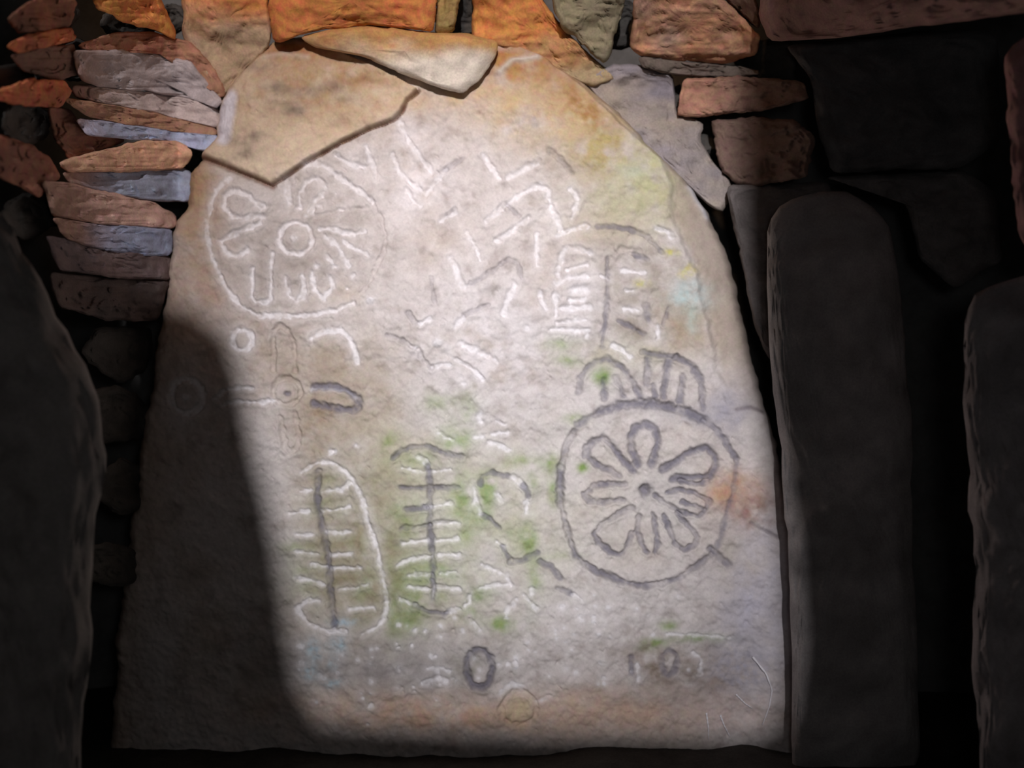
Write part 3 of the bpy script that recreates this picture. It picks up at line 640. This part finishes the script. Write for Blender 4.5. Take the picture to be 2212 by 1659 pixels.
stone('walling_stone', [(1538, 262), (1620, 256), (1720, 262), (1760, 300), (1740, 380), (1640, 400), (1590, 392), (1562, 360), (1548, 310)], (128, 104, 94), 22, off=0.0, bev=10, label='dim brown stone below the pinkish end stone', group=T)
stone('walling_stone', [(1572, 404), (1660, 402), (1790, 396), (1800, 440), (1700, 480), (1700, 640), (1668, 780), (1632, 700), (1612, 600), (1594, 510)], (120, 112, 110), 97, depth=-0.01, thick=0.1, bev=12, label='dark stone wedged between the right shoulder of the carved slab and the dark upright', group=G_)
stone('roof_stone', [(1650, -90), (2330, -90), (2330, 10), (2100, 40), (1950, 60), (1800, 80), (1665, 88), (1645, 40)], (165, 128, 120), 23, off=-0.08, bev=12, thick=0.4, label='long dim reddish roof slab at the top right corner', cat='roof stone')
# left hand courses
LG = 'courses of thin stones at upper left'
Ls = [
 ([(178, -60), (320, -60), (345, 0), (356, 30), (380, 84), (340, 64), (270, 44), (212, 18)], (226, 140, 80), (190, 120, 76), 'bright orange tongue of stone at top left', -0.03),
 ([(20, 40), (60, 8), (120, -20), (165, 5), (150, 55), (90, 66), (40, 68)], (140, 92, 72), (90, 66, 56), 'dull red stone near the top left corner', 0.0),
 ([(18, 98), (60, 76), (150, 62), (162, 84), (110, 96), (40, 112)], (196, 116, 76), (150, 92, 68), 'orange-red thin stone at far left', -0.02),
 ([(172, 98), (250, 72), (330, 72), (392, 92), (440, 146), (470, 200), (462, 212), (428, 180), (392, 128), (290, 104), (190, 106)], (146, 100, 82), (150, 116, 96), 'red-brown stone sloping down to meet the slab shoulder', -0.018),
 ([(26, 120), (100, 102), (158, 100), (168, 158), (120, 172), (50, 150)], (116, 88, 76), (90, 72, 66), 'dim brown stone below the orange-red one at far left', 0.0),
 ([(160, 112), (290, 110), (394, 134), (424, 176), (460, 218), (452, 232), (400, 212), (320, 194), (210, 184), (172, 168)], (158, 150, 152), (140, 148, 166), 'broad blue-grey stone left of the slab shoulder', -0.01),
 ([(0, 196), (60, 174), (140, 176), (152, 198), (130, 230), (60, 226), (0, 214), (-60, 210)], (200, 116, 78), (140, 88, 68), 'orange-red lipped stone above the black hole at far left', -0.02),
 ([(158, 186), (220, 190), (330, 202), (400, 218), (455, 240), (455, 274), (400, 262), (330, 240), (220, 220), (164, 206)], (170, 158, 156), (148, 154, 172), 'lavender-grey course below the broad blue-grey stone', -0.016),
 ([(140, 214), (220, 226), (330, 246), (400, 268), (452, 281), (450, 292), (390, 286), (280, 268), (190, 250)], (160, 122, 98), (140, 112, 96), 'thin brown slip between two grey courses', -0.004),
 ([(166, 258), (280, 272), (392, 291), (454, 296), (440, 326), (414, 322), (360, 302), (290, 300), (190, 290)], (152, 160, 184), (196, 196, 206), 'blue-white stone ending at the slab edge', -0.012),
 ([(104, 232), (146, 240), (188, 292), (270, 302), (220, 322), (150, 340), (122, 300)], (132, 92, 76), (96, 72, 64), 'dull red stone in the dark hollow left', 0.012),
 ([(128, 352), (220, 328), (300, 307), (360, 307), (398, 328), (392, 346), (374, 362), (260, 368), (150, 369)], (190, 150, 124), (172, 136, 112), 'rounded tan stone with a white spot beside the crack', -0.028),
 ([(-60, 290), (0, 298), (60, 312), (108, 346), (128, 380), (84, 424), (30, 396), (-40, 360)], (150, 96, 76), (112, 82, 72), 'reddish stone at left edge below the black hole', -0.01),
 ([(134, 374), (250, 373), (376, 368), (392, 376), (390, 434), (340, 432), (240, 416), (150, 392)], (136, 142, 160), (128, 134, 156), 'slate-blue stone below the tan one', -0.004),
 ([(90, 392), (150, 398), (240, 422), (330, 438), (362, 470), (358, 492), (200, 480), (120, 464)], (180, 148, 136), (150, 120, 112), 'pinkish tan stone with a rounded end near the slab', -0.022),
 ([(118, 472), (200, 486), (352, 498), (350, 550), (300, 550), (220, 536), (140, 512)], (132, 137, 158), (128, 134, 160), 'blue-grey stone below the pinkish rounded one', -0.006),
 ([(100, 510), (140, 518), (220, 542), (348, 556), (347, 602), (230, 596), (130, 580)], (104, 88, 86), (80, 70, 72), 'dark brown course with a pale lower edge', -0.012),
 ([(110, 590), (230, 602), (345, 608), (340, 690), (230, 690), (130, 660)], (84, 70, 66), (64, 56, 54), 'nearly black lowest course above the dark gap', 0.0)]
rr0 = random.Random(3)
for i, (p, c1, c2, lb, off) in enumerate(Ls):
    sw = i in (5, 7, 9, 12-3, 13, 15, 14)  # these stones get redder left ends, painting the dimmer light there
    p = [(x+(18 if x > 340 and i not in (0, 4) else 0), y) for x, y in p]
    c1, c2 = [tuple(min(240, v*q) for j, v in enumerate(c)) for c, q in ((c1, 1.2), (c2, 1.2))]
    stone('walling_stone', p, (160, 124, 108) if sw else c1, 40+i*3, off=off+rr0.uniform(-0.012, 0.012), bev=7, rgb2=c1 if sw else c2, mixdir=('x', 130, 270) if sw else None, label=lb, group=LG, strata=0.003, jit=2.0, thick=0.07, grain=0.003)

# big side orthostats in shadow
stone('side_orthostat', [(-380, 380), (-60, 400), (0, 455), (40, 520), (100, 650), (200, 810), (222, 920), (215, 1100), (195, 1300), (180, 1500), (150, 1900), (-380, 1900)], (142, 134, 130), 90, depth=-0.72, thick=0.35, bev=90, bulge=0.05, jit=10, grain=0.006,
      label='rounded dark boulder-like upright at the lower left, in shadow', cat='standing stone')
stone('side_orthostat', [(1662, 470), (1726, 420), (1826, 410), (1915, 470), (1945, 640), (1965, 900), (1975, 1300), (1985, 1660), (1786, 1700), (1716, 1690), (1711, 1300), (1691, 1000), (1666, 760)], (170, 163, 162), 91, depth=-0.13, off=0, thick=0.1, bev=60, bulge=0.015, jit=5, grain=0.002,
      label='dark upright in shadow immediately right of the carved slab', cat='standing stone')
stone('side_orthostat', [(2086, 660), (2150, 610), (2260, 590), (2420, 600), (2440, 1700), (2130, 1760), (2100, 1400), (2110, 1150), (2085, 900)], (152, 142, 142), 92, depth=-0.55, thick=0.15, bev=60, bulge=0.03, jit=8, grain=0.006,
      label='dark upright at the lower right edge of the view', cat='standing stone')
stone('side_orthostat', [(2176, 110), (2240, 60), (2420, 60), (2440, 560), (2240, 565), (2200, 500), (2184, 320)], (170, 126, 122), 93, depth=-0.60, thick=0.12, bev=30, bulge=0.02, jit=5,
      label='dim reddish stone at the upper right edge of the view', cat='standing stone')
stone('walling_stone', [(1700, 100), (2000, 70), (2150, 70), (2160, 300), (2080, 360), (1800, 370), (1770, 280), (1756, 170)], (110, 108, 108), 94, depth=-0.10, thick=0.25, bev=20, label='almost black stone beneath the roof slab at right', group=G_)
stone('walling_stone', [(1790, 384), (2080, 372), (2150, 420), (2160, 560), (2060, 620), (1990, 560), (1960, 440), (1880, 396)], (128, 122, 120), 95, depth=-0.05, thick=0.25, bev=20, label='black-brown stone between the two right-hand uprights', group=G_)
stone('sill_stone', [(430, 1664), (800, 1668), (1200, 1676), (1600, 1672), (1760, 1664), (1790, 1730), (430, 1730)], (86, 84, 82), 96, depth=-0.30, thick=0.16, bev=18, label='low black sill stone across the foot of the carved slab', cat='sill stone')

# rubble packed into the joints behind the walling, each its own stone
rr = random.Random(8)
RL = ['behind the black slit above the pale wedge', 'inside the wide black gap at top right', 'behind the black crack beside the grey shoulder stone', 'in the small dark notch beside the pinkish end stone', 'in the black hollow at far left', 'between the two top left corner stones', 'under the bright orange tongue of stone', 'beside the left edge of the first orange block', 'in the dark joint between the two orange blocks', 'behind the end of the brown crack', 'where the roof stone meets the walling', 'just below the nearly black lowest course', 'at the top of the dark gap left of the carved slab', 'halfway up the dark gap left of the carved slab', 'low in the dark gap left of the carved slab', 'at the foot of the dark gap left of the carved slab', 'above the rounded boulder at the left edge', 'behind the lipped stone at far left', 'between the dim brown and broad grey stones', 'below the reddish stone at the left edge']
rub = [(1000, 40, 60), (1350, 60, 70), (1520, 300, 50), (1462, 210, 30), (60, 265, 60), (110, 30, 60), (280, 50, 60), (370, 40, 40), (584, 30, 40), (420, 350, 30), (1660, 130, 70), (330, 640, 60), (260, 760, 80), (250, 900, 80), (265, 1050, 70), (235, 1220, 70), (60, 470, 60), (30, 180, 60), (160, 130, 60), (120, 440, 60)]
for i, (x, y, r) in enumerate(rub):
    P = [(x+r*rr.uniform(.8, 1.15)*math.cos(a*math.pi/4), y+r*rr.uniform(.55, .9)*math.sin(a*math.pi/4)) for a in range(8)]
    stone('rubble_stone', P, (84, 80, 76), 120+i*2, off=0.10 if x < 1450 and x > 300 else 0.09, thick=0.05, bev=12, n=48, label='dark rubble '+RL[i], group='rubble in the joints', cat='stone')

# ------------------------------------------------------------------ pale rootlets at the slab foot
def root_strand(pts, r, label):
    n = 24; P = np.array(pts, float)
    SX, SY, SD = SURF
    def sf(x, y):
        i = int(np.argmin(np.abs(SY[:, NX//2]-y))); j = int(np.argmin(np.abs(SX[i]-x))); return float(SD[max(i-3, 0):i+4, max(j-3, 0):j+4].min())
    L = np.r_[0, np.cumsum(np.hypot(*np.diff(P[:, :2], axis=0).T))]; t = np.linspace(0, L[-1], n)
    C_ = [np.array(px(np.interp(a, L, P[:, 0]), np.interp(a, L, P[:, 1]), sf(np.interp(a, L, P[:, 0]), np.interp(a, L, P[:, 1]))-0.0012)) for a in t]
    V = []; Fa = []
    for i, c in enumerate(C_):
        d = C_[min(i+1, n-1)]-C_[max(i-1, 0)]; d /= np.linalg.norm(d)
        u = np.cross(d, [0, 1, 0]); u /= np.linalg.norm(u); v = np.cross(d, u)
        rad = r*(1-0.65*i/(n-1))*(1+0.25*math.sin(i*1.7))
        for k in range(6):
            a = k*math.pi/3; V.append(c+rad*(math.cos(a)*u+math.sin(a)*v))
    for i in range(n-1):
        for k in range(6): Fa.append((i*6+k, i*6+(k+1) % 6, i*6+6+(k+1) % 6, i*6+6+k))
    Fa.append(tuple(range(5, -1, -1))); Fa.append(tuple(range((n-1)*6, n*6)))
    o = mesh_obj('rootlet', V, Fa, M_ROOT)
    tag(o, label, 'root', 'pale rootlets on the slab foot')
for p, r, lb in [([(1626, 1419, -.022), (1655, 1455, -.03), (1668, 1490, -.035), (1662, 1526, -.03), (1647, 1566, -.024)], 0.0026, 'longest curved pale rootlet near the slab foot at lower right'),
                 ([(1526, 1540, -.02), (1530, 1570, -.03), (1531, 1597, -.022)], 0.002, 'short upright pale rootlet at the bottom, left of its neighbour'),
                 ([(1556, 1545, -.02), (1564, 1566, -.03), (1577, 1592, -.022)], 0.002, 'short slanting pale rootlet at the bottom, right of the upright one'),
                 ([(1590, 1500, -.02), (1610, 1520, -.03), (1625, 1530, -.022)], 0.0018, 'small pale rootlet inside the bend of the longest one')]:
    root_strand(p, r, lb)

# ------------------------------------------------------------------ unseen passage stones added behind the viewer, cut to shape the beam
PY = -2.85
def back_proj(x, y, d):
    p = Vector(px(x, y, d)); t = (PY-p.y)/(LP.y-p.y); q = p+(LP-p)*t
    return (q.x, q.z)
wl = lambda x, y: float(wall_depth(np.array(x, float), np.array(y, float)))
leftc = [(-120, -120, wl(0, 0)), (-60, 100, wl(0, 100)), (-30, 330, wl(0, 330)), (40, 470, wl(60, 470)), (190, 545, wl(190, 545)), (330, 640, -.03), (420, 668, -.02), (490, 720, -.02), (525, 820, -.02), (545, 950, -.02), (580, 1080, -.02), (600, 1200, -.02), (622, 1350, -.02), (640, 1470, -.02), (690, 1554, -.02)]
botc = [(690, 1554, -.02), (800, 1566, -.02), (1000, 1574, -.02), (1250, 1584, -.02), (1500, 1592, -.02), (1620, 1594, -.02), (1685, 1554, -.02)]
rightc = [(1685, 1554, -.02), (1702, 1400, -.02), (1688, 1200, -.02), (1665, 1050, -.02), (1640, 900, -.02), (1622, 780, -.02), (1605, 600, -.02), (1602, 450, -.02), (1606, 400, -.03), (1614, 300, -.04), (1622, 100, -.06), (1640, -120, -.2)]
def beam_mask(name, poly, label, cat):
    n = len(poly); V = []; Fa = []
    for k, (dy, s) in enumerate(((0.0, 1.0), (-0.04, 0.985), (-0.25, 0.985), (-0.30, 1.0))):
        V += [(x, PY+dy, z) for x, z in poly]
    Fa.append(tuple(range(n))); Fa.append(tuple(range(4*n-1, 3*n-1, -1)))
    for r in range(3):
        for k in range(n): Fa.append((r*n+k, r*n+n+k, r*n+n+(k+1) % n, r*n+(k+1) % n))
    o = mesh_obj(name, V, Fa, M_DARK, smooth=False); tag(o, label, cat)
lc = [back_proj(*p) for p in leftc]; bc = [back_proj(*p) for p in botc]; rc = [back_proj(*p) for p in rightc]
ZT = 2.32; lc[0] = (lc[0][0], ZT); rc[-1] = (rc[-1][0], ZT)
beam_mask('beam_mask_orthostat', [(-2.3, lc[0][1])]+lc+[(-2.3, lc[-1][1])], 'unseen left passage upright, added and cut to shape the beam', 'standing stone')
beam_mask('beam_mask_orthostat', [(2.3, rc[0][1])]+rc+[(2.3, rc[-1][1])], 'unseen right passage upright, added and cut to shape the beam', 'standing stone')
beam_mask('beam_mask_sill_stone', [(-2.3, -0.1), (2.3, -0.1), (2.3, rc[0][1]), ]+bc[::-1]+[(-2.3, lc[-1][1])], 'unseen high passage sill, added and cut to shape the beam', 'sill stone')
beam_mask('beam_mask_lintel_stone', [(-2.3, 3.2), (-2.3, lc[0][1])]+[lc[0], rc[-1]]+[(2.3, rc[-1][1]), (2.3, 3.2)], 'unseen passage lintel, added and cut to shape the beam', 'roof stone')
